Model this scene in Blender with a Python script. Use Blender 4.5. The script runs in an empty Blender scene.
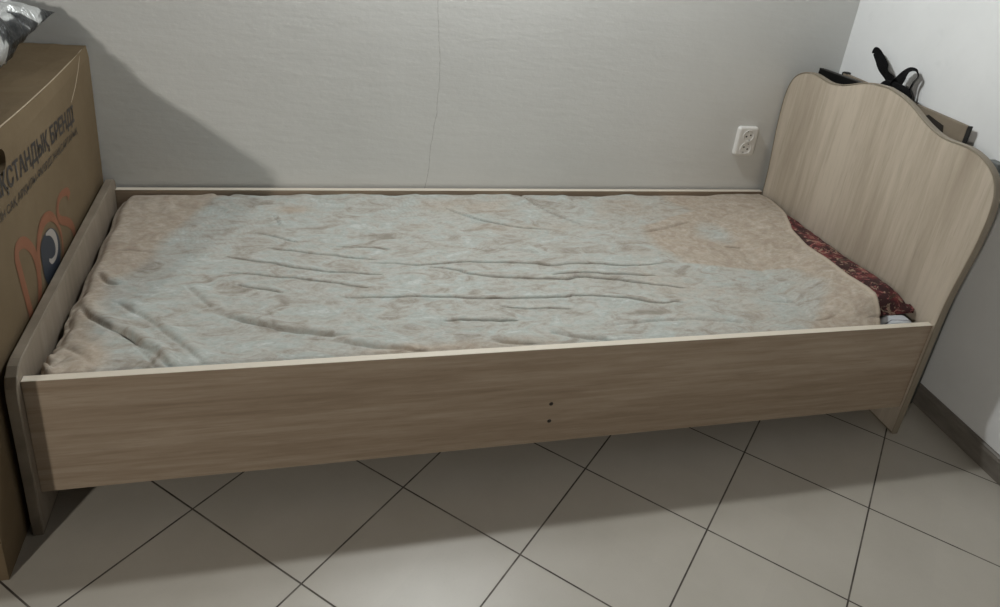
import bpy, bmesh, math, random
import numpy as np
from mathutils import Vector, Matrix, noise as mnoise

SC = bpy.context.scene
COL = SC.collection
# ------------------------------------------------------------ camera
YAW, PITCH, ROLL, FPX = 0.3310, 0.4255, 0.1366, 765.38
cam_d = bpy.data.cameras.new('camera'); cam = bpy.data.objects.new('camera', cam_d); COL.objects.link(cam)
cam_d.sensor_width = 36; cam_d.lens = FPX * 36 / 1000
cam_d.shift_x = -(534.34 - 500) / 1000
cam_d.shift_y = (207.99 - 303.5) / 1000
cam_d.clip_start = 0.02
F = Vector((math.sin(YAW) * math.cos(PITCH), math.cos(YAW) * math.cos(PITCH), -math.sin(PITCH)))
R0 = Vector((math.cos(YAW), -math.sin(YAW), 0)); U0 = R0.cross(F)
R = R0 * math.cos(ROLL) + U0 * math.sin(ROLL); U = -R0 * math.sin(ROLL) + U0 * math.cos(ROLL)
m = Matrix((R, U, -F)).transposed().to_4x4(); m.translation = Vector((0.4623, -1.2584, 1.2765))
cam.matrix_world = m
SC.camera = cam
# ------------------------------------------------------------ world, lamps, exposure
w = bpy.data.worlds.new('world'); SC.world = w; w.use_nodes = True
w.node_tree.nodes['Background'].inputs[0].default_value = (0.93, 0.97, 1.0, 1)
w.node_tree.nodes['Background'].inputs[1].default_value = 0.012
def lamp(name, loc, power, col, radius):
    d = bpy.data.lights.new(name, 'POINT'); d.energy = power; d.color = col; d.shadow_soft_size = radius
    o = bpy.data.objects.new(name, d); o.location = loc; COL.objects.link(o); return o
lamp('wall_lamp_light', (0.93, 0.650, 1.73), 39, (0.97, 1.0, 1.0), 0.04)
lamp('room_lamp_light', (-1.06, -2.36, 1.58), 96, (1.0, 0.95, 0.87), 0.05)
SC.view_settings.view_transform = 'Standard'
SC.view_settings.look = 'None'
SC.view_settings.exposure = 0
SC.view_settings.gamma = 1
SC.view_settings.use_curve_mapping = False

# ------------------------------------------------------------ helpers
L, W, ZT, ZB, WB, XR = 1.985, 0.8304, 0.3423, 0.0861, 0.8412, 2.1736
def new_obj(name, me, mat=None, parent=None, smooth=False):
    o = bpy.data.objects.new(name, me); COL.objects.link(o)
    if mat: me.materials.append(mat)
    if smooth:
        me.polygons.foreach_set('use_smooth', [True] * len(me.polygons))
    if parent:
        o.parent = parent
        off = Vector((0, 0, 0)); p = parent
        while p: off += p.location; p = p.parent
        me.transform(Matrix.Translation(-off))
    return o
def mesh(verts, faces):
    me = bpy.data.meshes.new('m'); me.from_pydata([tuple(map(float, v)) for v in verts], [], faces); me.update(); return me
def from_bm(bm):
    me = bpy.data.meshes.new('m'); bmesh.ops.recalc_face_normals(bm, faces=bm.faces[:]); bm.to_mesh(me); bm.free(); return me
def thing(name, loc, label, cat, group=None):
    o = bpy.data.objects.new(name, None); o.location = loc; o.empty_display_size = .05; COL.objects.link(o)
    return tag(o, label, cat, group)
def tag(o, label, cat, group=None, kind=None):
    o['label'] = label; o['category'] = cat
    if group: o['group'] = group
    if kind: o['kind'] = kind
    return o
def box_bm(x0, x1, y0, y1, z0, z1, bevel=0, seg=2):
    bm = bmesh.new(); bmesh.ops.create_cube(bm, size=1)
    for v in bm.verts:
        v.co = Vector((x0 + (v.co.x + .5) * (x1 - x0), y0 + (v.co.y + .5) * (y1 - y0), z0 + (v.co.z + .5) * (z1 - z0)))
    if bevel: bmesh.ops.bevel(bm, geom=bm.edges[:], offset=bevel, segments=seg, profile=.5, affect='EDGES')
    return bm
def box(name, x0, x1, y0, y1, z0, z1, mat, parent=None, bevel=0.001, seg=2):
    return new_obj(name, from_bm(box_bm(x0, x1, y0, y1, z0, z1, bevel, seg)), mat, parent, False)
def prism_yz(pts, x0, x1, bevel=0):
    bm = bmesh.new()
    a = [bm.verts.new((x0, y, z)) for y, z in pts]; b = [bm.verts.new((x1, y, z)) for y, z in pts]
    n = len(pts); bm.faces.new(a[::-1]); bm.faces.new(b)
    for i in range(n): bm.faces.new((a[i], a[(i + 1) % n], b[(i + 1) % n], b[i]))
    bmesh.ops.recalc_face_normals(bm, faces=bm.faces[:])
    if bevel:
        ed = [e for e in bm.edges if abs(e.verts[0].co.x - e.verts[1].co.x) < 1e-6]
        bmesh.ops.bevel(bm, geom=ed, offset=bevel, segments=2, profile=.5, affect='EDGES')
    return from_bm(bm)
def offset_poly(pts, d):                     # inward for a counter-clockwise outline
    n = len(pts); out = []
    for i in range(n):
        p0, p1, p2 = Vector(pts[i - 1]), Vector(pts[i]), Vector(pts[(i + 1) % n])
        a = (p1 - p0).normalized(); b = (p2 - p1).normalized()
        na = Vector((-a.y, a.x)); nb = Vector((-b.y, b.x)); nn = (na + nb).normalized()
        s = d / max(.4, nn.dot(na)); out.append(tuple(p1 + nn * s))
    return out
def band_mesh(pts, inner, outer, x0, x1):    # closed strip around an outline, lapping both faces
    o_ = offset_poly(pts, -outer); i_ = offset_poly(pts, inner); n = len(pts)
    r_ = offset_poly(pts, -outer + .0015)
    rings = [[(x0, *p) for p in i_], [(x0, *p) for p in r_], [(x0 + .0015, *p) for p in o_],
             [(x1 - .0015, *p) for p in o_], [(x1, *p) for p in r_], [(x1, *p) for p in i_]]
    v = [p for r in rings for p in r]; f = []
    k = len(rings)
    for a in range(k):
        b = (a + 1) % k
        for i in range(n):
            j = (i + 1) % n; f.append((a * n + i, a * n + j, b * n + j, b * n + i))
    bm = bmesh.new(); bm.from_mesh(mesh(v, f)); return from_bm(bm)
def catmull(pts, k=8, closed=False):
    n = len(pts); out = []; P = [np.array(p, float) for p in pts]
    rng = range(n) if closed else range(n - 1)
    for i in rng:
        p0 = P[i - 1] if (i > 0 or closed) else P[0]; p1 = P[i]; p2 = P[(i + 1) % n]
        p3 = P[(i + 2) % n] if (closed or i + 2 < n) else P[-1]
        for j in range(k):
            t = j / k
            out.append(.5 * ((2 * p1) + (p2 - p0) * t + (2 * p0 - 5 * p1 + 4 * p2 - p3) * t * t + (3 * p1 - p0 - 3 * p2 + p3) * t ** 3))
    if not closed: out.append(P[-1])
    return out

# ------------------------------------------------------------ materials
def mat(name, col=(.5, .5, .5), rough=.6, metal=0, spec=.5):
    m_ = bpy.data.materials.new(name); m_.use_nodes = True; nt = m_.node_tree; b = nt.nodes['Principled BSDF']
    b.inputs['Base Color'].default_value = (*col, 1); b.inputs['Roughness'].default_value = rough
    b.inputs['Metallic'].default_value = metal; b.inputs['Specular IOR Level'].default_value = spec
    return m_, nt, b
def N(nt, t, **kw):
    n = nt.nodes.new(t)
    for k, v in kw.items():
        if k.startswith('i_'): n.inputs[int(k[2:])].default_value = v
        else: setattr(n, k, v)
    return n
def coords(nt, scale=(1, 1, 1), rot=(0, 0, 0), loc=(0, 0, 0)):
    tc = N(nt, 'ShaderNodeTexCoord'); mp = N(nt, 'ShaderNodeMapping')
    mp.inputs['Scale'].default_value = scale; mp.inputs['Rotation'].default_value = rot; mp.inputs['Location'].default_value = loc
    nt.links.new(tc.outputs['Object'], mp.inputs[0]); return mp.outputs[0]
def noise_n(nt, vec, scale=5, detail=4, rough=.55, dist=0):
    n = N(nt, 'ShaderNodeTexNoise'); nt.links.new(vec, n.inputs['Vector'])
    n.inputs['Scale'].default_value = scale; n.inputs['Detail'].default_value = detail
    n.inputs['Roughness'].default_value = rough; n.inputs['Distortion'].default_value = dist
    return n.outputs['Fac']
def ramp(nt, fac, stops):
    r = N(nt, 'ShaderNodeValToRGB'); cr = r.color_ramp
    while len(cr.elements) < len(stops): cr.elements.new(.5)
    for e, (p, c) in zip(cr.elements, stops):
        e.position = p; e.color = (*c, 1) if len(c) == 3 else c
    nt.links.new(fac, r.inputs[0]); return r.outputs[0]
def mixc(nt, fac, a, b, mode='MIX'):
    mx = N(nt, 'ShaderNodeMix', data_type='RGBA', blend_type=mode)
    for sock, v in ((0, fac), (6, a), (7, b)):
        if isinstance(v, (int, float)): mx.inputs[sock].default_value = v
        elif isinstance(v, tuple): mx.inputs[sock].default_value = (*v, 1)
        else: nt.links.new(v, mx.inputs[sock])
    return mx.outputs[2]
def bump(nt, b, h, strength=.2, dist=.002):
    bn = N(nt, 'ShaderNodeBump'); bn.inputs['Strength'].default_value = strength; bn.inputs['Distance'].default_value = dist
    nt.links.new(h, bn.inputs['Height']); nt.links.new(bn.outputs[0], b.inputs['Normal'])
def mth(nt, op, a, b=None, c=None):
    n = N(nt, 'ShaderNodeMath', operation=op)
    for i, v in enumerate((a, b, c)):
        if v is None: continue
        if isinstance(v, (int, float)): n.inputs[i].default_value = v
        else: nt.links.new(v, n.inputs[i])
    return n.outputs[0]

def wood(name, scale, c0, c1, c2, seed=0., rough=.5, st=(.36, .50, .64)):
    m_, nt, b = mat(name, rough=rough, spec=.35)
    s = scale
    bw_ = .42 if s[2] > 5 else .62
    broad = noise_n(nt, coords(nt, s, loc=(seed, seed * 2, seed * 3)), 1.0, 3, .5, .35)
    fine = noise_n(nt, coords(nt, tuple(v * 6 for v in s), loc=(seed, 1, 2)), 1.0, 6, .65, .25)
    mixf = mth(nt, 'ADD', mth(nt, 'MULTIPLY', broad, bw_), mth(nt, 'MULTIPLY', fine, 1 - bw_))
    col = ramp(nt, mixf, [(st[0], c0), (st[1], c1), (st[2], c2)])
    pore = noise_n(nt, coords(nt, tuple(v * 16 for v in s), loc=(3, seed, 5)), 1.0, 3, .6, .1)
    pr = ramp(nt, pore, [(.56, (0, 0, 0)), (.74, (1, 1, 1))])
    col = mixc(nt, mth(nt, 'MULTIPLY', pr, .26), col, tuple(v * .62 for v in c0))
    nt.links.new(col, b.inputs['Base Color']); bump(nt, b, fine, .08, .001)
    return m_
WC = ((.275, .205, .143), (.350, .270, .196), (.425, .340, .256))
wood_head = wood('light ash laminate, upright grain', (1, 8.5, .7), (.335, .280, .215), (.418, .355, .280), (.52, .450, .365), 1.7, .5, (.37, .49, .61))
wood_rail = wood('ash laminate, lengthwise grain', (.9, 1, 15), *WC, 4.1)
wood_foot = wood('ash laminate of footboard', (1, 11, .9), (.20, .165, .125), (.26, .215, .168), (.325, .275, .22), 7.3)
edge_light, _, _ = mat('cream edge banding', (.72, .655, .55), .45)
edge_grey, nt, b = mat('grey brown plastic edge', (.25, .21, .17), .42)
col = ramp(nt, noise_n(nt, coords(nt, (6, 6, 6)), 2, 5), [(.35, (.18, .148, .112)), (.65, (.27, .228, .178))]); nt.links.new(col, b.inputs['Base Color'])

wall_m, nt, b = mat('matte painted plaster', (.6, .6, .58), .85, 0, .2)
v = coords(nt)
n1 = noise_n(nt, v, 2.2, 5, .6, .3); n2 = noise_n(nt, v, 60, 3, .5); n3 = noise_n(nt, coords(nt, (1, 1, 4)), 9, 4, .6)
col = ramp(nt, n1, [(.3, (.695, .700, .680)), (.7, (.755, .760, .740))])
sm = ramp(nt, n3, [(.66, (0, 0, 0)), (.80, (1, 1, 1))]); col = mixc(nt, mth(nt, 'MULTIPLY', sm, .10), col, (.40, .39, .37))
sep = N(nt, 'ShaderNodeSeparateXYZ'); nt.links.new(v, sep.inputs[0])
# hairline crack running down the plaster behind the bed
cx = N(nt, 'ShaderNodeFloatCurve'); cz = mth(nt, 'DIVIDE', sep.outputs[2], 1.6); nt.links.new(cz, cx.inputs['Value'])
cv = cx.mapping.curves[0]
CR = [(0.30, .826), (.339, .830), (.40, .838), (.461, .837), (.52, .843), (.58, .849), (.615, .847), (.66, .850), (.732, .847), (.80, .838), (.896, .829), (1.1, .832)]
while len(cv.points) < len(CR): cv.points.new(.5, .5)
for p_, (z_, x_) in zip(cv.points, CR): p_.location = (z_ / 1.6, x_ * .5); p_.handle_type = 'VECTOR'
cx.mapping.update()
wob = mth(nt, 'MULTIPLY', mth(nt, 'SUBTRACT', noise_n(nt, coords(nt), 45, 4, .6), .5), .008)
dx = mth(nt, 'ABSOLUTE', mth(nt, 'ADD', mth(nt, 'SUBTRACT', sep.outputs[0], mth(nt, 'MULTIPLY', cx.outputs[0], 2)), wob))
ck = mth(nt, 'LESS_THAN', dx, .00085)
col = mixc(nt, mth(nt, 'MULTIPLY', ck, .42), col, (.22, .21, .20))
nt.links.new(col, b.inputs['Base Color']); bump(nt, b, mth(nt, 'ADD', mth(nt, 'MULTIPLY', n2, .3), n3), .25, .004)
wallr_m, nt, b = mat('white painted plaster', (.7, .7, .7), .8, 0, .25)
v = coords(nt); n1 = noise_n(nt, v, 3, 5, .6, .3); n3 = noise_n(nt, v, 14, 4, .6)
col = ramp(nt, n1, [(.3, (.735, .745, .745)), (.7, (.80, .81, .81))])
sm = ramp(nt, n3, [(.62, (0, 0, 0)), (.78, (1, 1, 1))]); col = mixc(nt, mth(nt, 'MULTIPLY', sm, .12), col, (.42, .43, .44))
nt.links.new(col, b.inputs['Base Color']); bump(nt, b, n3, .2, .004)

# floor: square tiles laid diagonally, dark grout
T_, ANG, TX, TY = .2997, -.7969, .2574, .0010
floor_m, nt, b = mat('beige ceramic tile', (.42, .40, .37), .32, 0, .5)
v = coords(nt); sep = N(nt, 'ShaderNodeSeparateXYZ'); nt.links.new(v, sep.inputs[0])
ca, sa = math.cos(ANG), math.sin(ANG)
def rot(a, b2, k):
    return mth(nt, 'DIVIDE', mth(nt, 'ADD', mth(nt, 'ADD', mth(nt, 'MULTIPLY', sep.outputs[0], a), mth(nt, 'MULTIPLY', sep.outputs[1], b2)), -k), T_)
u_ = rot(ca, sa, TX * ca + TY * sa); v_ = rot(-sa, ca, -TX * sa + TY * ca)
def edge(q): 
    f = mth(nt, 'FRACT', mth(nt, 'ADD', q, .5)); return mth(nt, 'ABSOLUTE', mth(nt, 'SUBTRACT', f, .5))
wv = mth(nt, 'MULTIPLY', noise_n(nt, v, 30, 3), .0022)
dmin = mth(nt, 'ADD', mth(nt, 'MINIMUM', edge(u_), edge(v_)), mth(nt, 'MULTIPLY', wv, -1))
gr = N(nt, 'ShaderNodeMapRange'); nt.links.new(dmin, gr.inputs[0]); gr.inputs[1].default_value = .0040; gr.inputs[2].default_value = .0057
gr.inputs[3].default_value = 1; gr.inputs[4].default_value = 0
fl = mth(nt, 'ADD', mth(nt, 'FLOOR', mth(nt, 'ADD', u_, .5)), mth(nt, 'MULTIPLY', mth(nt, 'FLOOR', mth(nt, 'ADD', v_, .5)), 7.31))
wn = N(nt, 'ShaderNodeTexWhiteNoise', noise_dimensions='1D'); nt.links.new(fl, wn.inputs['W'])
c1 = ramp(nt, noise_n(nt, v, 7, 5, .6), [(.3, (.455, .422, .362)), (.7, (.50, .465, .405))])
c1 = mixc(nt, mth(nt, 'MULTIPLY', wn.outputs[0], .08), c1, (.30, .28, .25))
spk = ramp(nt, noise_n(nt, v, 260, 2), [(.30, (1, 1, 1)), (.38, (0, 0, 0))]); c1 = mixc(nt, mth(nt, 'MULTIPLY', spk, .10), c1, (.22, .2, .17))
gc = ramp(nt, noise_n(nt, v, 11, 4, .6), [(.42, (.038, .028, .020)), (.70, (.16, .14, .115))])
nt.links.new(mixc(nt, gr.outputs[0], c1, gc), b.inputs['Base Color'])
b.inputs['Specular IOR Level'].default_value = .75; rr = mth(nt, 'ADD', mth(nt, 'MULTIPLY', gr.outputs[0], .4), .40); nt.links.new(rr, b.inputs['Roughness'])
bump(nt, b, mth(nt, 'ADD', mth(nt, 'MULTIPLY', gr.outputs[0], -1), mth(nt, 'MULTIPLY', noise_n(nt, v, 25, 3), .05)), .35, .002)

card_m, nt, b = mat('brown corrugated cardboard', (.33, .245, .165), .8, 0, .2)
v = coords(nt)
col = ramp(nt, noise_n(nt, v, 4, 5, .6), [(.3, (.140, .100, .056)), (.7, (.180, .132, .078))])
fib = noise_n(nt, coords(nt, (40, 40, 220)), 1, 3); col = mixc(nt, mth(nt, 'MULTIPLY', fib, .18), col, (.12, .09, .06))
nt.links.new(col, b.inputs['Base Color']); bump(nt, b, noise_n(nt, v, 9, 4), .3, .01)
dark_m, _, _ = mat('hole shade as dark colour', (.03, .024, .018), .9)  # flat dark colour standing in for the shade inside openings
crease_m, _, _ = mat('frayed light paper crease', (.36, .29, .20), .7)
ink_m, _, _ = mat('black print', (.035, .028, .023), .7)
orange_m, _, _ = mat('terracotta print', (.21, .080, .038), .7)
navy_m, _, _ = mat('navy print', (.022, .028, .040), .6)
pale_m, _, _ = mat('pale print', (.33, .30, .27), .7)

# ============================================================ the setting
def struct(o): o['kind'] = 'structure'; return o
struct(box('floor', -2.2, XR + .1, -3.6, WB + .1, -.05, 0, floor_m, bevel=0))
struct(box('wall_back', -2.2, XR + .1, WB, WB + .1, 0, 2.6, wall_m, bevel=0))
rw = Matrix.Rotation(-.018, 4, 'Z')
def slant(o):                                  # the right wall is about a degree off square
    o.data.transform(Matrix.Translation((XR, WB, 0)) @ rw @ Matrix.Translation((-XR, -WB, 0))); return o
struct(slant(box('wall_right', XR, XR + .1, -3.6, WB + .1, 0, 2.6, wallr_m, bevel=0)))
base_m, nt, b = mat('grey brown skirting tile', (.16, .145, .125), .4)
col = ramp(nt, noise_n(nt, coords(nt, (1, 2, 8)), 6, 5), [(.3, (.125, .112, .095)), (.7, (.20, .18, .155))]); nt.links.new(col, b.inputs['Base Color'])
def skirting(name, f):
    pts = [(0, 0), (.012, 0), (.012, .048), (.009, .054), (.009, .057), (.004, .061), (0, .061)]
    a = [f(0, *p) for p in pts]; c = [f(1, *p) for p in pts]; n = len(pts)
    bm = bmesh.new(); bm.from_mesh(mesh(a + c, [tuple(range(n)), tuple(range(2 * n - 1, n - 1, -1))] + [(i, (i + 1) % n, n + (i + 1) % n, n + i) for i in range(n)]))
    return struct(new_obj(name, from_bm(bm), base_m))
slant(skirting('baseboard_right', lambda t, d, z: (XR - d, -3.5 + t * (3.5 + WB), z)))
skirting('baseboard_back', lambda t, d, z: (-2.1 + t * (2.1 + XR), WB - d, z))

# ============================================================ bed
bed = thing('single_bed', (0.99, .41, 0), 'pale ash laminate single bed with a wavy headboard and plain side rails', 'bed')
# headboard outline, counter-clockwise in (y, z)
half = [(-.008, .0), (-.009, .34), (-.012, .42), (-.020, .50), (-.027, .56), (-.030, .62), (-.030, .665), (-.024, .708), (-.008, .742), (.018, .765), (.055, .780),
        (.090, .785), (.125, .783), (.160, .7805), (.190, .783), (.225, .791), (.260, .803), (.300, .819), (.345, .831), (.403, .8375)]
sm = [tuple(p) for p in catmull(half[1:], 4)]
hp = [half[0]] + sm
hp = [(-y + .806, z) for y, z in hp[:-1]][::1]
right = [half[0]] + sm                    # low y side
outline = [(.806 - y, z) for y, z in right[:-1]] + [right[-1]] + [(y, z) for y, z in right[:-1]][::-1]
outline = outline[::1]
def ccw(p):
    a = sum(p[i - 1][0] * p[i][1] - p[i][0] * p[i - 1][1] for i in range(len(p))); return p if a > 0 else p[::-1]
outline = ccw(outline)
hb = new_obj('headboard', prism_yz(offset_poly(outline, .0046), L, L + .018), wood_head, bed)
edge_hb, _, _ = mat('beige headboard edge', (.25, .21, .155), .45)
new_obj('edge_band', band_mesh(outline, .0030, 0, L - .0006, L + .0186), edge_hb, hb)
# footboard
FT = .376
fo = [(-.022, 0), (-.022, FT - .055), (-.019, FT - .035), (-.010, FT - .016), (.006, FT - .004), (.024, FT), (.80, FT), (.815, FT - .003), (.826, FT - .012), (.829, FT - .026), (.829, 0)]
fo = ccw(fo)
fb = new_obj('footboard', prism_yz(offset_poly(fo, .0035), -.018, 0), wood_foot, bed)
new_obj('edge_band', band_mesh(fo, .0030, 0, -.0186, .0006), edge_grey, fb)
# rails
def rail(y0, y1, col_edge):
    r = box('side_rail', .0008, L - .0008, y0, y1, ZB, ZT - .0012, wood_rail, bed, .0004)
    box('edge_band', .0008, L - .0008, y0 - .0002, y1 + .0002, ZT - .0011, ZT, col_edge, r, .0003)
    return r
fr = rail(0, .016, edge_light)
br = rail(W - .016, W, edge_light)
screw_m, _, _ = mat('dark brown screw cap', (.028, .020, .015), .5)
for x_, z_ in ((.996, .194), (.998, .146)):
    bm = bmesh.new(); bmesh.ops.create_uvsphere(bm, u_segments=16, v_segments=8, radius=.0048)
    for v in bm.verts: v.co = Vector((v.co.x + x_, v.co.y * .35, v.co.z + z_))
    new_obj('screw_cap', from_bm(bm), screw_m, fr, True)
box('slat_base', .002, L - .002, .018, W - .018, .105, .121, wood_rail, bed)
brk_m, _, _ = mat('zinc bracket', (.4, .4, .4), .4, .8)
for x_ in (.001, L - .021):
    for y_ in (.0165, W - .0365): box('corner_bracket', x_, x_ + .02, y_, y_ + .02, .0865, .104, brk_m, bed)

# ============================================================ mattress, pillow, sheet
matt_m, nt, b = mat('white ticking with grey stripes', (.62, .64, .66), .85)
v = coords(nt); sep = N(nt, 'ShaderNodeSeparateXYZ'); nt.links.new(v, sep.inputs[0])
st = mth(nt, 'FRACT', mth(nt, 'MULTIPLY', mth(nt, 'ADD', sep.outputs[1], mth(nt, 'MULTIPLY', sep.outputs[0], .10)), 34))
ln = mth(nt, 'LESS_THAN', st, .10)
nt.links.new(mixc(nt, ln, (.56, .58, .61), (.17, .17, .19)), b.inputs['Base Color'])
mbm = box_bm(.032, 1.968, .0240, .802, .1215, .3180, .022, 5)
bmesh.ops.bisect_plane(mbm, geom=mbm.verts[:] + mbm.edges[:] + mbm.faces[:], plane_co=(1.80, 0, 0), plane_no=(1, 0, 0))
bmesh.ops.bisect_plane(mbm, geom=mbm.verts[:] + mbm.edges[:] + mbm.faces[:], plane_co=(1.84, 0, 0), plane_no=(1, 0, 0))
for co_, no_ in (((1.885, 0, 0), (1, 0, 0)), ((1.90, 0, 0), (1, 0, 0)), ((0, .066, 0), (0, 1, 0)), ((0, .078, 0), (0, 1, 0))):
    bmesh.ops.bisect_plane(mbm, geom=mbm.verts[:] + mbm.edges[:] + mbm.faces[:], plane_co=co_, plane_no=no_)
for v in mbm.verts:
    if v.co.x > 1.895 and v.co.y < .070 and v.co.z > .25: v.co.z += .014
    if v.co.x < 1.81 and v.co.z > .25: v.co.z -= .016
mt = new_obj('mattress', from_bm(mbm), matt_m)
tag(mt, 'white striped mattress with its corner bare by the headboard', 'mattress')
mt.data.polygons.foreach_set('use_smooth', [True] * len(mt.data.polygons))

def fbm(x, y, z, o=3): return mnoise.fractal(Vector((x, y, z)), .6, 2.0, o)
def zbase(x, y): return .3225 + .0022 * fbm(x * 5, y * 5, .3, 3)
def sst(a, b, t): t = np.clip((t - a) / (b - a), 0, 1); return t * t * (3 - 2 * t)
# pillow, flat, pushed against the headboard
PX0, PX1, PY0, PY1 = 1.70, 1.9835, .080, .755
def pil_top(y): return np.interp(y, [.06, .085, .21, .336, .507, .593, .656, .755], [.388, .394, .380, .366, .357, .356, .348, .332])
nu, nv = 60, 110; vs = []; fs = []
for j in range(nv + 1):
    for i in range(nu + 1):
        a, c = i / nu, j / nv; x = PX0 + a * (PX1 - PX0); y = PY0 + c * (PY1 - PY0)
        if c < .05 and a > .6: y -= .018 * (a - .6) / .4 * (1 - c / .05)
        q = max(0, 1 - abs(2 * a - 1) ** 6) ** .5 * max(0, 1 - abs(2 * c - 1) ** 14) ** .6
        q = max(q, .18 * (a >= .97))
        t = (float(pil_top(y)) - .3205) * (.10 + .90 * float(sst(1.70, 1.94, x)))
        n_ = .0035 * fbm(x * 22, y * 16, 2.) * q
        x2 = x + .004 * math.sin(y * 31) * (1 - a) - (.003 * (1 + math.sin(y * 23)) if a > .99 else 0)
        vs.append((x2, y, .3205 + t * q * .94 + n_ + .0009))
for j in range(nv + 1):
    for i in range(nu + 1):
        x, y, z = vs[j * (nu + 1) + i]; vs.append((x, y, .3192 if 0 < i < nu and 0 < j < nv else z - .002))
for j in range(3):
    for i in range(nu + 1):
        k = (nu + 1) * (nv + 1) + j * (nu + 1) + i; x, y, z = vs[k]; lift = max(0, (x - 1.86) / .12); vs[k] = (x, y, max(z, .3192 + min(1, lift) * (.020, .014, .006)[j]))
        k = j * (nu + 1) + i; x, y, z = vs[k]; vs[k] = (x, y, max(z, .3205 + min(1, lift) * (.030, .032, .034)[j]))
o0 = (nu + 1) * (nv + 1)
for j in range(nv):
    for i in range(nu):
        k = j * (nu + 1) + i; fs.append((k, k + 1, k + nu + 2, k + nu + 1)); fs.append((o0 + k, o0 + k + nu + 1, o0 + k + nu + 2, o0 + k + 1))
for i in range(nu):
    fs.append((i, o0 + i, o0 + i + 1, i + 1)); k = nv * (nu + 1) + i; fs.append((k, k + 1, o0 + k + 1, o0 + k))
for j in range(nv):
    k = j * (nu + 1); fs.append((k, k + nu + 1, o0 + k + nu + 1, o0 + k)); k += nu; fs.append((k, o0 + k, o0 + k + nu + 1, k + nu + 1))
pil_m, nt, b = mat('dark red floral cotton', (.15, .03, .03), .75)
v = coords(nt)
vo = N(nt, 'ShaderNodeTexVoronoi'); nt.links.new(mixc(nt, .025, v, N(nt, 'ShaderNodeTexNoise', i_2=30.).outputs['Color']), vo.inputs['Vector']); vo.inputs['Scale'].default_value = 24
flo = ramp(nt, vo.outputs['Distance'], [(.18, (.20, .045, .042)), (.34, (.115, .016, .020)), (.60, (.040, .010, .011))])
ro = noise_n(nt, v, 30, 5, .65, 1.6)
pk = ramp(nt, ro, [(.56, (0, 0, 0)), (.60, (1, 1, 1)), (.66, (1, 1, 1)), (.70, (0, 0, 0))])
col = mixc(nt, mth(nt, 'MULTIPLY', pk, .85), flo, (.34, .12, .11))
cr_ = ramp(nt, noise_n(nt, coords(nt, loc=(3, 1, 4)), 40, 4, .6, 1.4), [(.57, (0, 0, 0)), (.60, (1, 1, 1))])
col = mixc(nt, mth(nt, 'MULTIPLY', cr_, .62), col, (.46, .34, .24))
gn = ramp(nt, noise_n(nt, coords(nt, loc=(8, 1, 4)), 26, 4, .6, .8), [(.60, (0, 0, 0)), (.66, (1, 1, 1))])
col = mixc(nt, mth(nt, 'MULTIPLY', gn, .75), col, (.045, .032, .018))
nt.links.new(col, b.inputs['Base Color']); bump(nt, b, noise_n(nt, v, 60, 4), .35, .003)
pl = new_obj('pillow', mesh(vs, fs), pil_m, None, True)
tag(pl, 'flat dark red floral pillow tucked between bed sheet and headboard', 'pillow')

def pil_height(Xa, Ya):
    a = np.clip((Xa - PX0) / (PX1 - PX0), 0, 1); c = np.clip((Ya - PY0) / (PY1 - PY0), 0, 1)
    q = np.maximum(0, 1 - np.abs(2 * a - 1) ** 6) ** .5 * np.maximum(0, 1 - np.abs(2 * c - 1) ** 14) ** .6
    return np.where(q > 0, .3205 + (np.interp(Ya, [.06, .085, .21, .336, .507, .593, .656, .755], [.388, .394, .380, .366, .357, .356, .348, .332]) - .3205) * q * (.10 + .90 * sst(1.70, 1.94, Xa)) + .0050, 0)
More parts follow.
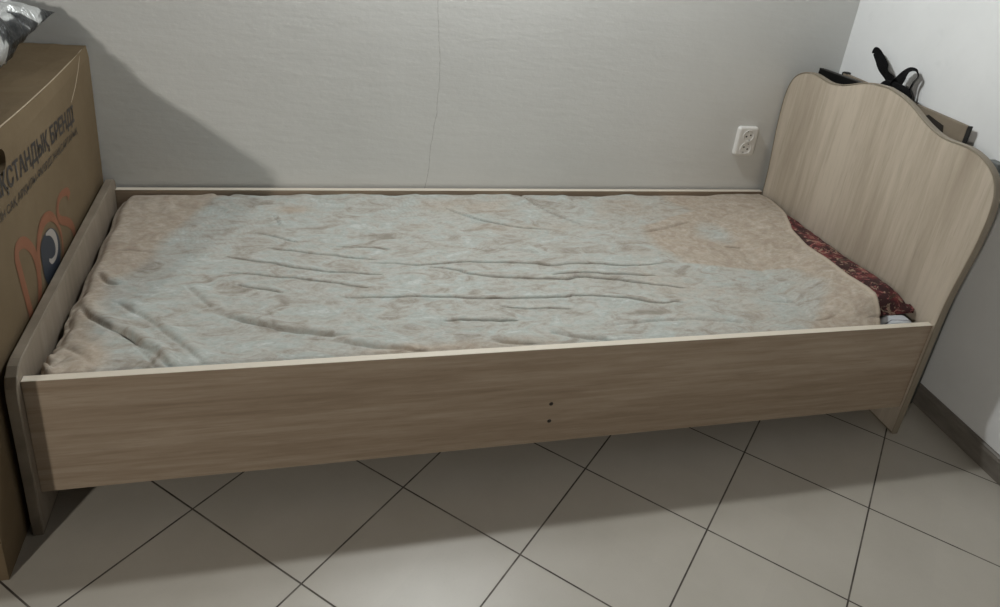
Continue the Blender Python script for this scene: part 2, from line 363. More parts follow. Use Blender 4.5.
# sheet
CREASES=[
 (0.004,1,[(0.125, 0.56), (0.19, 0.595), (0.261, 0.661)]),
 (0.003,0,[(0.561, 0.507), (0.692, 0.486)]),
 (0.004,0,[(0.388, 0.509), (0.528, 0.461), (0.654, 0.43)]),
 (0.005,0,[(0.293, 0.467), (0.405, 0.423), (0.511, 0.383), (0.661, 0.356)]),
 (0.004,0,[(0.305, 0.39), (0.393, 0.367), (0.51, 0.337), (0.626, 0.302)]),
 (0.006,0,[(0.629, 0.421), (0.771, 0.398), (0.857, 0.409), (1.021, 0.396), (1.095, 0.381), (1.189, 0.387), (1.286, 0.371), (1.335, 0.369), (1.432, 0.38)]),
 (0.006,0,[(0.77, 0.388), (0.842, 0.37), (0.901, 0.337), (1.092, 0.31), (1.148, 0.317), (1.223, 0.302), (1.42, 0.245)]),
 (0.006,0,[(1.081, 0.336), (1.173, 0.341), (1.232, 0.327), (1.369, 0.314)]),
 (0.006,0,[(0.55, 0.268), (0.638, 0.258), (0.743, 0.254), (0.873, 0.236), (0.92, 0.233), (1.081, 0.226), (1.109, 0.233), (1.222, 0.211), (1.325, 0.18), (1.364, 0.186), (1.389, 0.171)]),
 (0.006,0,[(0.772, 0.148), (0.853, 0.145), (0.898, 0.137), (0.943, 0.141)]),
 (0.003,0,[(0.913, 0.203), (0.955, 0.186), (1.083, 0.176)]),
 (0.006,0,[(1.645, 0.464), (1.732, 0.442), (1.801, 0.439)]),
 (0.007,1,[(1.418, 0.566), (1.487, 0.577), (1.622, 0.628)]),
 (0.004,0,[(1.119, 0.812), (1.175, 0.704), (1.264, 0.602)]),
 (0.005,0,[(0.87, 0.728), (0.919, 0.674), (0.985, 0.628), (1.089, 0.588), (1.158, 0.586)]),
 (0.004,1,[(0.956, 0.486), (1.089, 0.452)]),
 (0.01,1,[(0.296, 0.219), (0.338, 0.2), (0.385, 0.174), (0.465, 0.137), (0.577, 0.112)]),
 (0.008,1,[(0.53, 0.102), (0.595, 0.078), (0.725, 0.044)]),
 (0.007,1,[(0.859, 0.067), (0.97, 0.045)]),
 (0.007,1,[(0.999, 0.088), (1.047, 0.068), (1.14, 0.04)]),
 (0.008,1,[(0.04, 0.41), (0.067, 0.361), (0.095, 0.351)]),
 (0.01,1,[(0.025, 0.306), (0.05, 0.243), (0.08, 0.207), (0.127, 0.168), (0.19, 0.097), (0.236, 0.039)]),
 (0.007,1,[(0.093, 0.285), (0.158, 0.223), (0.227, 0.137), (0.299, 0.038)]),
 (0.007,1,[(0.191, 0.11), (0.234, 0.039)]),
 (0.007,1,[(0.125, 0.178), (0.177, 0.099), (0.217, 0.037)]),
 (0.005,1,[(0.226, 0.342), (0.271, 0.272), (0.301, 0.23)]),
 (0.003,0,[(0.352, 0.596), (0.466, 0.532)]),
 (0.003,0,[(0.33, 0.331), (0.431, 0.294)]),
 (0.004,0,[(0.403, 0.689), (0.419, 0.623)]),
 (0.003,1,[(0.051, 0.512), (0.148, 0.493)]),
 (0.005,1,[(1.871, 0.461), (1.863, 0.382), (1.845, 0.296)]),
 (0.005,1,[(0.223, 0.791), (0.272, 0.811), (0.307, 0.784)]),
 (0.004,1,[(1.594, 0.174), (1.7, 0.152), (1.793, 0.111)]),
 (0.004,1,[(1.126, 0.101), (1.337, 0.112), (1.536, 0.078)]),
 (0.004,1,[(0.029, 0.13), (0.069, 0.103), (0.103, 0.056)]),
 (0.005,1,[(0.025, 0.046), (0.037, 0.081), (0.052, 0.105)]),
 (0.003,1,[(1.452, 0.233), (1.581, 0.254), (1.717, 0.225)]),
]

DX, DY = .0050, .0016
ys = np.arange(.0205, .8125, DY); M = len(ys)
def right_edge(y): return np.interp(y, [.0, .055, .125, .196, .309, .393, .495, .633, .70, .748, .80, .82], [1.835, 1.864, 1.872, 1.866, 1.876, 1.872, 1.890, 1.950, 1.968, 1.974, 1.972, 1.955])
def left_edge(y): return .002 + np.interp(y, [.02, .05, .09, .15, .25, .5, .75, .79, .82], [.0055, .0045, .009, .015, .0130, .013, .013, .015, .022]) + .0022 * np.sin(y * 41) + .0022 * np.sin(y * 97 + 1) * (y < .33)
K = int(1.96 / DX)
re = right_edge(ys); ker = np.exp(-np.linspace(-2, 2, 25) ** 2); ker /= ker.sum()
re = np.convolve(np.pad(re, 12, mode='edge'), ker, 'valid')
S = np.linspace(0, 1, K + 1)
X = left_edge(ys)[:, None] * (1 - S)[None] + re[:, None] * S[None]; Y = np.repeat(ys[:, None], K + 1, 1)
# back hem wanders
bw = .004 * np.sin(X * 13) + .0035 * np.sin(X * 31 + 1) + .002 * np.sin(X * 67)
Y = np.minimum(Y + sst(.70, .81, Y) * (bw - .006), .8110)
Z = np.full(X.shape, .3225)
rs = np.random.RandomState(4)
for k in range(46):                      # slack, drawn out along the bed
    lx = rs.uniform(.12, .5); ly = rs.uniform(.02, .07); cx_, cy_ = rs.uniform(0, 1.95), rs.uniform(0, .83)
    th = rs.uniform(-.25, .25); u = (X - cx_) * math.cos(th) + (Y - cy_) * math.sin(th); w_ = -(X - cx_) * math.sin(th) + (Y - cy_) * math.cos(th)
    Z += rs.uniform(-.0012, .0024) * np.exp(-(u / lx) ** 2 - (w_ / ly) ** 2)
for k in range(620):                     # small crumples
    lx = rs.uniform(.02, .10); ly = rs.uniform(.003, .009); cx_, cy_ = rs.uniform(0, 1.95), rs.uniform(0, .83)
    th = rs.normal(0, .5) - .15; u = (X - cx_) * math.cos(th) + (Y - cy_) * math.sin(th); w_ = -(X - cx_) * math.sin(th) + (Y - cy_) * math.cos(th)
    Z += rs.uniform(-.0010, .0010) * np.exp(-(u / lx) ** 2 - (w_ / ly) ** 2)
for k0, (f_, sd, amp) in enumerate(((34, 1.3, .0020), (57, 4.1, .0013), (88, 2.2, .0008))):
    ph = Y * f_ + 2.3 * np.sin(X * 1.9 + sd) + 1.1 * np.sin(X * 4.7 + sd * 2 + Y * 3) + .6 * np.sin(X * 9.1 + Y * 11 + sd)
    mk = np.clip(np.sin(X * 3.1 + sd * 3 + 2 * np.sin(Y * 7 + sd)) * .6 + np.sin(X * 7.7 + Y * 9 + sd) * .5, 0, 1)
    Z += amp * mk * (1 - np.abs(np.sin(ph))) ** 2.5
# soft rumpling along the back hem and at the foot end
for k in range(90):
    c0 = rs.uniform(0.05, 1.5); lx = rs.uniform(.008, .03); ly = rs.uniform(.02, .05); cy_ = rs.uniform(.74, .82); th = rs.uniform(.3, 1.2) * rs.choice([-1, 1])
    u = (X - c0) * math.cos(th) + (Y - cy_) * math.sin(th); w_ = -(X - c0) * math.sin(th) + (Y - cy_) * math.cos(th)
    Z += rs.uniform(-.001, .0035) * np.exp(-(u / ly) ** 2 - (w_ / lx) ** 2)
# pillow underneath at the head end
pb = sst(1.70, 1.93, X) * sst(.0, .10, Y) * (1 - sst(.74, .80, Y) * .6)
ptop = pil_top(np.clip(Y, .06, .755)) + .0045
Z += pb * np.maximum(0, ptop - .3225)
def seg_dist(pts):
    best = np.full(X.shape, 9.); sgn = np.zeros(X.shape); tt = np.zeros(X.shape)
    P = [np.array(p) for p in catmull(pts, 6)]; P = [p + np.array([0, .0016 * math.sin(p[0] * 71 + pts[0][1] * 50) + .0010 * math.sin(p[0] * 173)]) for p in P]; tot = sum(np.hypot(*(P[i + 1] - P[i])) for i in range(len(P) - 1)); acc = 0
    for i in range(len(P) - 1):
        a, c = P[i], P[i + 1]; d = c - a; l = np.hypot(*d) + 1e-9; d = d / l
        t = np.clip((X - a[0]) * d[0] + (Y - a[1]) * d[1], 0, l); ex = X - a[0] - d[0] * t; ey = Y - a[1] - d[1] * t
        ds = np.hypot(ex, ey); mk = ds < best; best = np.where(mk, ds, best)
        sgn = np.where(mk, np.sign(d[0] * ey - d[1] * ex + 1e-12), sgn); tt = np.where(mk, (acc + t) / tot, tt); acc += l
    return best, sgn, tt
for dep, kind, pts in CREASES:
    if pts[0][0] > pts[-1][0]: pts = pts[::-1]
    d, sg, t = seg_dist(pts); s = d * sg
    tap = np.clip(np.minimum(t, 1 - t) * 5, 0, 1) ** .7
    if kind == 0:
        Z += tap * (-dep * 4.6 * np.exp(-(s / .0015) ** 2) + dep * .75 * np.exp(-((s - .0085) / .007) ** 2) + dep * .30 * np.exp(-((s + .010) / .009) ** 2))
    else:
        Z += tap * (dep * .75 * np.exp(-((s - .011) / .015) ** 2) - dep * .75 * np.exp(-((s + .003) / .0042) ** 2))
# tucked edges
Z -= .020 * (1 - sst(.0, .030, X - left_edge(Y))) ** 2
for bx, by, br_, bh_ in ((.012, .034, .0055, .020), (.024, .052, .005, .022), (.032, .036, .006, .016), (.020, .090, .006, .014), (.040, .045, .012, .010), (.018, .135, .006, .008), (.020, .20, .006, .008), (.016, .27, .007, .008), (.07, .05, .018, .008), (.11, .035, .012, .007)):
    Z += bh_ * np.exp(-((X - bx) ** 2 + ((Y - by) / 1.5) ** 2) / br_ ** 2)
Z = np.maximum(Z, np.where(X > 1.79, .3195, .3045))
Z += .006 * sst(.66, .80, Y) - .004 * sst(.806, .813, Y)
lim = .3405; front = Y < .05
Z = np.where(front, np.minimum(Z, lim), Z)
PH = np.max([pil_height(X + a, Y + c) for a in (-.008, 0, .008) for c in (-.006, 0, .006)], axis=0)
Z = np.maximum(Z, PH)
rows = [np.stack([X, Y, Z], -1)]
V = rows[0].reshape(-1, 3); nX = K + 1
idx = np.arange(M * nX).reshape(M, nX)
X0 = np.maximum(V[:, 0], .0052); V[:, 0] = X0
fs = [(int(idx[j, i]), int(idx[j, i + 1]), int(idx[j + 1, i + 1]), int(idx[j + 1, i])) for j in range(M - 1) for i in range(K)]
Vl = [tuple(p) for p in V]
def skirt(edge_idx, dirs):
    prev = edge_idx
    for dx, dy, dz in dirs:
        cur = []
        for n_, k in enumerate(edge_idx):
            x, y, z = V[k]; Vl.append((x + dx, y + dy, z + dz)); cur.append(len(Vl) - 1)
        for a in range(len(cur) - 1): fs.append((prev[a], prev[a + 1], cur[a + 1], cur[a]))
        prev = cur
skirt([int(k) for k in idx[0]], [(0, -.0010, -.002), (0, -.0014, -.008), (0, -.0010, -.014)])
skirt([int(k) for k in idx[:, 0]], [(-.002, 0, -.004), (-.0028, 0, -.012), (-.0005, 0, -.02)])
skirt([int(k) for k in idx[-1]], [(0, .0012, -.0025), (0, .001, -.02)])
me = mesh(Vl, fs)
sheet_m, nt, b = mat('washed printed cotton sheet', (.5, .48, .44), .88, 0, .2)
v = coords(nt); sep = N(nt, 'ShaderNodeSeparateXYZ'); nt.links.new(v, sep.inputs[0])
warp = noise_n(nt, v, 5, 5, .6)
at = N(nt, 'ShaderNodeAttribute', attribute_name='beige')
msk = mth(nt, 'ADD', at.outputs['Fac'], mth(nt, 'MULTIPLY', mth(nt, 'SUBTRACT', warp, .5), 1.1))
msk = ramp(nt, msk, [(.30, (0, 0, 0)), (.78, (1, 1, 1))])
blot = noise_n(nt, coords(nt, (1, 1.8, 1)), 13, 6, .65, .8)
pale = ramp(nt, blot, [(.32, (.30, .275, .235)), (.42, (.42, .400, .360)), (.50, (.50, .50, .465)), (.58, (.455, .49, .465)), (.68, (.58, .60, .575))])
ble = noise_n(nt, v, 24, 5, .6, 1.2)
warm = ramp(nt, ble, [(.30, (.385, .315, .25)), (.50, (.48, .41, .335)), (.70, (.56, .50, .43))])
mot = ramp(nt, noise_n(nt, coords(nt, (1, 1.7, 1), loc=(4, 2, 1)), 32, 6, .7, 1.0), [(.46, (0, 0, 0)), (.62, (1, 1, 1))])
col = mixc(nt, msk, pale, warm)
col = mixc(nt, mth(nt, 'MULTIPLY', mot, .34), col, (.36, .32, .265))
fg = ramp(nt, noise_n(nt, coords(nt, (1, 1.5, 1), loc=(7, 3, 2)), 75, 5, .7, .6), [(.36, (.84, .835, .82)), (.50, (.98, .98, .98)), (.66, (1.06, 1.055, 1.05))])
col = mixc(nt, .8, col, fg, 'MULTIPLY')
hz = ramp(nt, noise_n(nt, coords(nt, (.8, 6, 1), loc=(1, 9, 2)), 16, 5, .65, .4), [(.52, (0, 0, 0)), (.66, (1, 1, 1))])
col = mixc(nt, mth(nt, 'MULTIPLY', hz, .20), col, (.33, .31, .27))
wv = N(nt, 'ShaderNodeTexWave', wave_type='RINGS', rings_direction='SPHERICAL'); nt.links.new(coords(nt, (1, 1.3, 0), loc=(-1.2, -1.0, 0)), wv.inputs[0])
wv.inputs['Scale'].default_value = 26; wv.inputs['Distortion'].default_value = 14; wv.inputs['Detail'].default_value = 3; wv.inputs['Detail Scale'].default_value = .5
wm = ramp(nt, noise_n(nt, coords(nt, loc=(2, 5, 1)), 4, 3), [(.48, (0, 0, 0)), (.62, (1, 1, 1))])
lf = mth(nt, 'MULTIPLY', mth(nt, 'MULTIPLY', ramp(nt, wv.outputs['Fac'], [(.2, (1, 1, 1)), (.5, (0, 0, 0))]), wm), .20)
col = mixc(nt, lf, col, (.36, .315, .27))
sp = N(nt, 'ShaderNodeTexVoronoi', feature='DISTANCE_TO_EDGE'); nt.links.new(mixc(nt, .03, v, N(nt, 'ShaderNodeTexNoise', i_2=14.).outputs['Color']), sp.inputs['Vector']); sp.inputs['Scale'].default_value = 38
sps = ramp(nt, sp.outputs['Distance'], [(.05, (0, 0, 0)), (.20, (1, 1, 1))])
col = mixc(nt, mth(nt, 'MULTIPLY', mth(nt, 'MULTIPLY', sps, msk), .15), col, (.33, .25, .19))
hem = N(nt, 'ShaderNodeAttribute', attribute_name='hem')
col = mixc(nt, mth(nt, 'MULTIPLY', hem.outputs['Fac'], .6), col, (.56, .48, .385))
nt.links.new(col, b.inputs['Base Color']); bump(nt, b, mth(nt, 'ADD', blot, mth(nt, 'MULTIPLY', noise_n(nt, coords(nt, (1, 3, 1)), 22, 3), .9)), .30, .0035)
# where the print turns from pale green to beige
BX = np.array([p[0] for p in Vl]); BY = np.array([p[1] for p in Vl])
lb = np.interp(BY, [0, .10, .20, .35, .45, .60, .72, .83], [.12, .12, .07, .07, .13, .18, .22, .28])
rb = np.interp(BY, [0, .10, .20, .30, .38, .50, .60, .70, .76, .83], [1.62, 1.72, 1.80, 1.76, 1.46, 1.42, 1.44, 1.66, 1.60, 1.58])
be = np.maximum(1 - sst(-.05, .05, BX - lb), sst(-.06, .06, BX - rb))
be = np.maximum(be, .50 * np.exp(-((BX - .75) / .30) ** 2 - ((BY - .03) / .045) ** 2) * 1.8)
be = np.maximum(be, .75 * np.exp(-((BX - .45) / .07) ** 2 - ((BY - .72) / .035) ** 2))
be = np.maximum(be, .62 * np.exp(-((BX - .98) / .16) ** 2 - ((BY - .72) / .08) ** 2))
be = np.maximum(be, .55 * np.exp(-((BX - 1.1) / .4) ** 2 - ((BY - .60) / .05) ** 2))
be = np.maximum(be, .36 * sst(.9, 1.5, BX))
be = be * (1 - .8 * np.exp(-((BX - 1.66) / .06) ** 2 - ((BY - .55) / .09) ** 2))
a1 = me.attributes.new('beige', 'FLOAT', 'POINT'); a1.data.foreach_set('value', np.clip(be, 0, 1.2).astype(np.float32))
rr_ = np.interp(BY, ys, re)
hm = ((BX > rr_ - .010)).astype(np.float32)
a2 = me.attributes.new('hem', 'FLOAT', 'POINT'); a2.data.foreach_set('value', hm)
sh = new_obj('bed_sheet', me, sheet_m, None, True)
md = sh.modifiers.new('thickness', 'SOLIDIFY'); md.thickness = .0012; md.offset = 1
tag(sh, 'crumpled pale green and beige bed sheet spread over the mattress', 'bed sheet')

# ============================================================ large carton at the foot
BXX = -.030
def blob(name, pts, x, m_, parent):         # flat printed patch on the carton face, pts in (y, z)
    q = ccw([tuple(p) for p in catmull(pts, 5, True)])
    return new_obj(name, mesh([(x, *p) for p in q], [tuple(range(len(q)))]), m_, parent)
def ribbon(name, pts, wd, x, m_, parent):
    P = catmull(pts, 7); v_ = []; n = len(P)
    for i, p in enumerate(P):
        a = P[max(0, i - 1)]; c = P[min(n - 1, i + 1)]; d = (c - a) / (np.hypot(*(c - a)) + 1e-9)
        w_ = np.interp(i / (n - 1), np.linspace(0, 1, len(wd)), wd) / 2
        v_ += [(x, p[0] - d[1] * w_, p[1] + d[0] * w_), (x, p[0] + d[1] * w_, p[1] - d[0] * w_)]
    return new_obj(name, mesh(v_, [(2 * i, 2 * i + 1, 2 * i + 3, 2 * i + 2) for i in range(n - 1)]), m_, parent)
carton = thing('cardboard_box', (-.33, .36, 0), 'tall brown cardboard box with black Cyrillic print and orange logo beside the footboard', 'box')
# body: gridded right face and top so that the crushed edge can sag
nx, ny, nz = 16, 40, 30
bm = box_bm(-.64, BXX, -.118, .836, .0005, .722)
bmesh.ops.subdivide_edges(bm, edges=bm.edges[:], cuts=24, use_grid_fill=True)
for v in bm.verts:
    x, y, z = v.co
    t = float(sst(.690, .724, z)); r_ = float(sst(-.12, BXX, x)); 
    v.co.z = z + t * (.016 * float(1 - sst(.05, .55, y)) * r_ - .010 * (1 - float(sst(-.55, -.45, x)) * 0) * math.exp(-((x + .3) / .2) ** 2 - ((y - .4) / .3) ** 2)) + t * .003 * fbm(x * 9, y * 9, 1)
    if x > BXX - .002 and z > .70: v.co.x -= (z - .70) * .16
body = new_obj('carton_body', from_bm(bm), card_m, carton)
cut = bmesh.new()
prof = []
hy, hz, ry, rz = .135, .690, .062, .027
for k in range(40):
    a = 2 * math.pi * k / 40; prof.append((hy + ry * math.copysign(abs(math.cos(a)) ** .7, math.cos(a)), hz + rz * math.copysign(abs(math.sin(a)) ** .8, math.sin(a)) - .006))
cme = prism_yz(ccw(prof), -.12, .03)
co = bpy.data.objects.new('cutter', cme); COL.objects.link(co)
cme.transform(Matrix.Translation((.33, -.36, 0))); co.location = carton.location
bpy.context.view_layer.update()
md = body.modifiers.new('b', 'BOOLEAN'); md.operation = 'DIFFERENCE'; md.object = co; md.solver = 'EXACT'
bpy.context.view_layer.update()
dg = bpy.context.evaluated_depsgraph_get(); nm = bpy.data.meshes.new_from_object(body.evaluated_get(dg)); body.modifiers.clear(); body.data = nm
bpy.data.objects.remove(co, do_unlink=True)
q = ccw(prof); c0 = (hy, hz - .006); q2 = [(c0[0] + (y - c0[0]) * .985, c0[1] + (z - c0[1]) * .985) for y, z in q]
new_obj('handle_hole_shade', prism_yz(q2, -.116, -.085), dark_m, carton)  # dark plug that paints in the darkness deep in the hole
# light frayed creases
def tube(name, pts, r, m_, parent=None, k=8, seg=8, flat=1, taper=False):
    P = [Vector(p) for p in catmull(pts, k)]; v_ = []; f_ = []; n = len(P)
    up = Vector((.13, .21, .97)).normalized()
    for i, p in enumerate(P):
        d = (P[min(n - 1, i + 1)] - P[max(0, i - 1)]).normalized(); a = d.cross(up)
        if a.length < .05: a = d.cross(Vector((1, 0, 0)))
        a.normalize(); c = a.cross(d).normalized()
        rr2 = r * (min(1, .3 + 4 * min(i, n - 1 - i) / n) if taper else 1)
        for s_ in range(seg):
            t = 2 * math.pi * s_ / seg; v_.append(p + a * math.cos(t) * rr2 + c * math.sin(t) * rr2 * flat)
    for i in range(n - 1):
        for s_ in range(seg): f_.append((i * seg + s_, i * seg + (s_ + 1) % seg, (i + 1) * seg + (s_ + 1) % seg, (i + 1) * seg + s_))
    f_ += [tuple(range(seg))[::-1], tuple((n - 1) * seg + s_ for s_ in range(seg))]
    return new_obj(name, mesh(v_, f_), m_, parent, True)
tube('frayed_crease', [(-.0345, .80, .7225), (-.034, .66, .722), (-.034, .48, .7245), (-.0345, .31, .730), (-.035, .20, .735), (-.035, .05, .738)], .0014, crease_m, carton, taper=True)
tube('frayed_crease', [(-.0325, .765, .7150), (-.0300, .72, .688), (-.0300, .69, .667), (-.0298, .660, .652), (-.0298, .635, .640)], .0010, crease_m, carton, taper=True)
XP = BXX + .0008
ribbon('printed_letter', [(.196, .30), (.186, .375), (.172, .46), (.167, .497), (.182, .512), (.215, .503), (.247, .472), (.262, .435), (.262, .40), (.250, .365), (.225, .335), (.196, .315)], [.023], XP, orange_m, carton)
ribbon('printed_ring', [(.272, .41), (.277, .445), (.291, .466), (.312, .482), (.342, .488), (.378, .478), (.402, .460), (.422, .432), (.432, .400), (.425, .365), (.40, .335)], [.014, .022, .027, .022, .014, .008, .006], XP + .00015, orange_m, carton)
ribbon('printed_letter', [(.525, .455), (.515, .472), (.478, .484), (.446, .482), (.430, .464), (.440, .440), (.480, .415), (.512, .390), (.524, .362), (.515, .335), (.48, .32)], [.026, .017, .015, .019, .022, .020, .018], XP, orange_m, carton)
eye = blob('printed_eye', [(.290, .405), (.293, .445), (.315, .459), (.355, .460), (.390, .442), (.412, .412), (.412, .380), (.385, .350), (.345, .335), (.310, .350), (.294, .378)], XP + .0003, navy_m, carton)
ribbon('printed_swirl', [(.334, .458), (.365, .447), (.386, .424), (.389, .400), (.374, .386), (.348, .388), (.332, .400)], [.004, .016, .020, .018, .012, .012, .006], XP + .0006, pale_m, eye)
def text(name, body_, y0, y1, zb, tilt, h, off, parent):
    cu = bpy.data.curves.new('t', 'FONT'); cu.body = body_; cu.size = 1; cu.offset = off
    o = bpy.data.objects.new('t', cu); COL.objects.link(o); bpy.context.view_layer.update()
    me_ = bpy.data.meshes.new_from_object(o.evaluated_get(bpy.context.evaluated_depsgraph_get())); bpy.data.objects.remove(o, do_unlink=True)
    xs = [v.co.x for v in me_.vertices]; zs = [v.co.y for v in me_.vertices]
    print('TEXT', body_, len(me_.polygons), min(xs), max(xs), min(zs), max(zs))
    a, c = min(xs), max(xs)
    for v in me_.vertices:
        t = (v.co.x - a) / (c - a); y = y0 + t * (y1 - y0)
        v.co = Vector((XP, y, zb + (y - y0) * tilt + v.co.y * h))
    return new_obj(name, me_, ink_m, parent)
text('printed_slogan', 'ҚАЗАҚСТАНДЫҚ БРЕНДІ', .020, .642, .6375, -.068, .052, .028, carton)
text('printed_slogan', 'ҰЛТ БОЛАШАҒЫН САҚ АРҚЫЛЫ-ӨМІРДІ ЖАҚСАРТАЙЫҚ', -.075, .655, .600, -.055, .023, .002, carton)

# ============================================================ foil bag on the carton
foil_m, nt, b = mat('silver foil with dark print', (.6, .6, .6), .30, .55)
v = coords(nt)
pn = noise_n(nt, coords(nt, loc=(.5, .31, .2)), 8, 3, .5, .8)
nt.links.new(ramp(nt, pn, [(.40, (.03, .033, .036)), (.49, (.10, .105, .11)), (.52, (.74, .76, .76))]), b.inputs['Base Color'])
bump(nt, b, noise_n(nt, v, 16, 4, .6, .6), .9, .02)
nu, nv = 70, 90; vs = []; fs = []
cc = Vector((-.285, .345, .812))
ax = Vector((.70, .30, .02)).normalized(); ay = Vector((-.30, .93, .06)).normalized()
cor = [Vector((-.50, .02, .79)), Vector((-.100, .08, .757)), Vector((-.082, .800, .808)), Vector((-.50, .79, .80))]
for side in (1, -1):
    for j in range(nv + 1):
        for i in range(nu + 1):
            a, c = i / nu, j / nv
            p = (cor[0] * (1 - a) + cor[1] * a) * (1 - c) + (cor[3] * (1 - a) + cor[2] * a) * c
            ea = 1 - abs(2 * a - 1) ** 2.6; ec = 1 - abs(2 * c - 1) ** 2.6
            q = max(0, ea * ec) ** .55
            pinch = .030 * (1 - abs(2 * a - 1) ** 2) * abs(2 * c - 1) ** 3 * math.copysign(1, .5 - c) + 0
            cr = (abs(fbm(a * 6, c * 7, 1.5 + side)) * .020 + .008 * fbm(a * 16, c * 18, 4 + side)) * min(1, q * 2)
            th_ = (.074 if side > 0 else .060)
            pinx = -.022 * (1 - abs(2 * c - 1) ** 2) * abs(2 * a - 1) ** 3 * math.copysign(1, a - .5)
            vs.append((p.x + pinx, p.y + pinch, p.z + side * (q * th_ + cr) + .0006 * side))
half_n = (nu + 1) * (nv + 1)
for s_ in (0, 1):
    for j in range(nv):
        for i in range(nu):
            k = s_ * half_n + j * (nu + 1) + i; f = (k, k + 1, k + nu + 2, k + nu + 1); fs.append(f if s_ == 0 else f[::-1])
rim = [i for i in range(nu + 1)] + [j * (nu + 1) + nu for j in range(1, nv + 1)] + [nv * (nu + 1) + i for i in range(nu - 1, -1, -1)] + [j * (nu + 1) for j in range(nv - 1, 0, -1)]
for k in range(len(rim)):
    a, c = rim[k], rim[(k + 1) % len(rim)]; fs.append((a, half_n + a, half_n + c, c))
vs = [(x, y, max(z, .7275 + max(0, .02 * (1 - (y - .05) / .5)) * (x > -.2))) for x, y, z in vs]
bag = new_obj('foil_bag', mesh(vs, fs), foil_m, None, True)
tag(bag, 'crumpled shiny silver foil bag lying on top of the cardboard box', 'bag')

# ============================================================ wall socket
sk = thing('power_socket', (1.884, WB, .516), 'white double power socket on the wall beside the headboard', 'socket')
plast, _, _ = mat('white socket plastic', (.80, .79, .76), .3)
hole_m, _, _ = mat('black pin hole', (.015, .014, .013), .6)
def rrect(cx_, cz_, hw, hh, r, n=6):
    out = []
    for (sx, sz, a0) in ((1, 1, 0), (-1, 1, 90), (-1, -1, 180), (1, -1, 270)):
        for k in range(n + 1):
            a = math.radians(a0 + 90 * k / n); out.append((cx_ + sx * (hw - r) + r * math.cos(a), cz_ + sz * (hh - r) + r * math.sin(a)))
    return out
def loft_xz(loops, ys_, cap_last=True):
    n = len(loops[0]); v_ = [(x, y, z) for lp, y in zip(loops, ys_) for x, z in lp]; f_ = []
    for k in range(len(loops) - 1):
        for i in range(n): f_.append((k * n + i, k * n + (i + 1) % n, (k + 1) * n + (i + 1) % n, (k + 1) * n + i))
    if cap_last: f_.append(tuple((len(loops) - 1) * n + i for i in range(n)))
    bm = bmesh.new(); bm.from_mesh(mesh(v_, f_)); return from_bm(bm)
sx, sz = 1.884, .516
new_obj('cover_plate', loft_xz([rrect(sx, sz, .0375, .0505, .010), rrect(sx, sz, .0375, .0505, .010), rrect(sx, sz, .0352, .048, .009), rrect(sx, sz, .031, .044, .006)],
        [WB, WB - .007, WB - .0125, WB - .0145]), plast, sk)
def circ(cx_, cz_, r, n=40): return [(cx_ + r * math.cos(2 * math.pi * k / n), cz_ + r * math.sin(2 * math.pi * k / n)) for k in range(n)]
for dz, rt in ((.0215, 20), (-.0215, -25)):
    cz_ = sz + dz
    o = new_obj('socket_outlet', loft_xz([circ(sx, cz_, .0200), circ(sx, cz_, .0198), circ(sx, cz_, .0186), circ(sx, cz_, .0180), circ(sx, cz_, .0150)],
                [WB - .0140, WB - .0168, WB - .0168, WB - .0158, WB - .0152]), plast, sk)
    for s_ in (-1, 1):
        a = math.radians(rt); hx, hz_ = sx + s_ * .0078 * math.cos(a), cz_ + s_ * .0078 * math.sin(a)
        new_obj('pin_hole', loft_xz([circ(hx, hz_, .0030, 16), circ(hx, hz_, .0028, 16)], [WB - .0150, WB - .0157]), hole_m, o)
    for s_ in (-1, 1):
        a = math.radians(rt + 90); hx, hz_ = sx + s_ * .0160 * math.cos(a), cz_ + s_ * .0160 * math.sin(a)
        new_obj('earth_clip', loft_xz([rrect(hx, hz_, .0024, .0024, .0008, 2), rrect(hx, hz_, .0022, .0022, .0008, 2)], [WB - .0150, WB - .0162]), brk_m, o)

# ============================================================ things kept behind the headboard
cb = thing('flat_carton', (2.1415, .51, 0), 'flat brown cardboard carton standing on edge between headboard and wall', 'carton')
flat_m, nt, b = mat('grey brown cardboard', (.24, .20, .155), .8)
col = ramp(nt, noise_n(nt, coords(nt), 12, 5), [(.3, (.20, .162, .115)), (.7, (.275, .226, .17))]); nt.links.new(col, b.inputs['Base Color'])
cbody = new_obj('carton_body', prism_yz(ccw([(.256, .0005), (.772, .0005), (.774, .7780), (.250, .7845)]), 2.135, 2.148, .0012), flat_m, cb)
blk, _, _ = mat('black plastic corner', (.022, .02, .018), .6)
new_obj('end_strip', prism_yz(ccw([(.2515, .0005), (.2555, .0005), (.2495, .7855), (.2455, .7855)]), 2.1345, 2.1485, .0006), blk, cb)
new_obj('end_strip', prism_yz(ccw([(.7725, .72), (.7765, .72), (.7785, .779), (.770, .7835), (.756, .7838), (.754, .7786), (.7744, .7784)]), 2.1340, 2.1490), blk, cb)
new_obj('grip_slot_shade', prism_yz(ccw([(.385, .770), (.325, .760), (.318, .738), (.37, .715), (.44, .73)]), 2.1325, 2.1348), dark_m, cb)  # nothing is cut here: dark patch painted as the slot's inner shade
bp = thing('black_panel', (2.045, .60, 0), 'thin black panel leaning behind the headboard nearest the back wall', 'panel')
blk2, _, _ = mat('matte black board', (.005, .005, .005), .6, 0, .15)
new_obj('board', prism_yz(ccw([(.43, 0.0005), (.769, 0.0005), (.764, .790), (.43, .809)]), 2.034, 2.046, .001), blk2, bp)
new_obj('edge_trim', prism_yz(ccw([(.431, .8091), (.7635, .7901), (.7635, .7925), (.431, .8115)]), 2.0335, 2.0465), blk, bp)

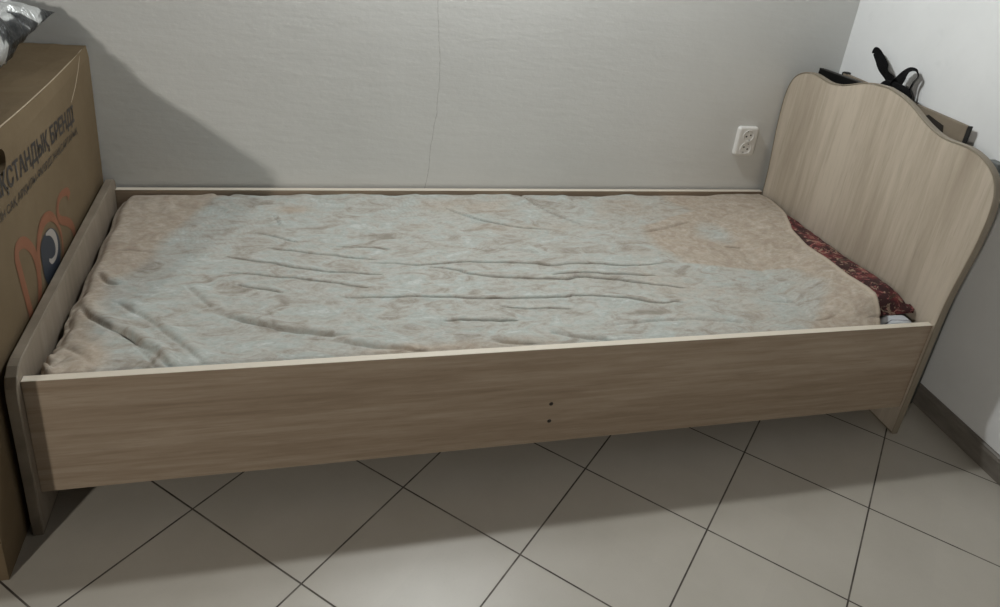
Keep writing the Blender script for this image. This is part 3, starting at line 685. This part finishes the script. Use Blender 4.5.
# black bag with webbing straps
bb = thing('strap_bag', (2.107, .50, 0), 'black fabric bag with webbing straps sticking up behind the headboard', 'bag')
fab, nt, b = mat('black nylon fabric', (.004, .004, .0045), .8, 0, .12); bump(nt, b, noise_n(nt, coords(nt), 60, 4), .5, .004)
nu, nv = 40, 48; vs = []; fs = []
for j in range(nv + 1):
    ph = math.pi * j / nv
    for i in range(nu):
        t = 2 * math.pi * i / nu
        hy_ = .104 * math.sin(ph) ** .45 if j not in (0, nv) else .0
        zc = .412 + .4075 * math.copysign(abs(math.cos(ph)) ** .8, math.cos(ph))
        wob_ = 1 + .05 * fbm(t, ph * 3, 2)
        vs.append((2.1070 + .020 * math.copysign(abs(math.cos(t)) ** .8, math.cos(t)) * math.sin(ph) ** .5, .503 + hy_ * math.sin(t) * wob_ + .0, zc + .004))
for j in range(nv):
    for i in range(nu): fs.append((j * nu + i, j * nu + (i + 1) % nu, (j + 1) * nu + (i + 1) % nu, (j + 1) * nu + i))
bm = bmesh.new(); bm.from_mesh(mesh(vs, fs)); bmesh.ops.remove_doubles(bm, verts=bm.verts[:], dist=1e-5)
new_obj('bag_body', from_bm(bm), fab, bb, True)
def strap(name, pts, wvec, wd, m_, parent):
    pts = [(x + (.025 - .4 * (x - 2.08)), y + (.025 - .4 * (x - 2.08)) * 1.15, z - (.025 - .4 * (x - 2.08)) * .25) for x, y, z in pts]
    P = [Vector(p) for p in catmull(pts, 8)]; n = len(P); v_ = []
    for i, p in enumerate(P):
        d = (P[min(n - 1, i + 1)] - P[max(0, i - 1)]).normalized()
        t_ = i / (n - 1); wv_ = Vector(wvec[0]).lerp(Vector(wvec[1]), t_); a = (wv_ - d * wv_.dot(d)).normalized(); nn = d.cross(a)
        h_ = np.interp(t_, np.linspace(0, 1, len(wd)), wd) / 2
        v_ += [p - a * h_ - nn * .0008, p + a * h_ - nn * .0008, p + a * h_ + nn * .0008, p - a * h_ + nn * .0008]
    f_ = [(4 * i + k, 4 * i + (k + 1) % 4, 4 * i + 4 + (k + 1) % 4, 4 * i + 4 + k) for i in range(n - 1) for k in range(4)] + [(0, 1, 2, 3), (4 * n - 1, 4 * n - 2, 4 * n - 3, 4 * n - 4)]
    bm = bmesh.new(); bm.from_mesh(mesh(v_, f_)); return new_obj(name, from_bm(bm), m_, parent, False)
strap('strap', [(2.080, .480, .812), (2.095, .505, .822), (2.115, .555, .824), (2.128, .592, .836), (2.132, .628, .860), (2.134, .655, .876), (2.136, .668, .8775), (2.140, .680, .868)],
      ((.1, 1, .9), (.2, .75, .9)), [.036, .036, .036, .034, .030, .026, .020, .004], fab, bb)
strap('strap', [(2.085, .500, .806), (2.102, .500, .826), (2.120, .505, .848), (2.130, .498, .864), (2.140, .486, .866), (2.146, .480, .852), (2.138, .482, .832), (2.122, .470, .806)],
      ((.2, 1, .1), (.9, .45, .1)), [.052, .056, .050, .034, .018, .012, .010, .010], fab, bb)
grey_m, _, _ = mat('grey of shadow patches', (.15, .16, .155), .5)  # grey that imitates shadow patches beside the headboard
gs = new_obj('shadow_bar', from_bm(box_bm(2.128, 2.144, .100, .128, .0005, .712, .001)), grey_m)  # added grey blocks, made up to stand in for shadows seen there
gt = thing('shadow_stand_in', (2.141, .11, 0), 'made-up grey blocks in place of shadow patches by the lower headboard end', 'shadow_block')
gs.name = 'shadow_post'; gs.parent = gt; gs.data.transform(Matrix.Translation(-gt.location))
box('shadow_tab', 2.124, 2.150, .112, .150, .700, .733, grey_m, gt, .002)
box('shadow_tab', 2.124, 2.150, .060, .0995, .655, .706, grey_m, gt, .002)
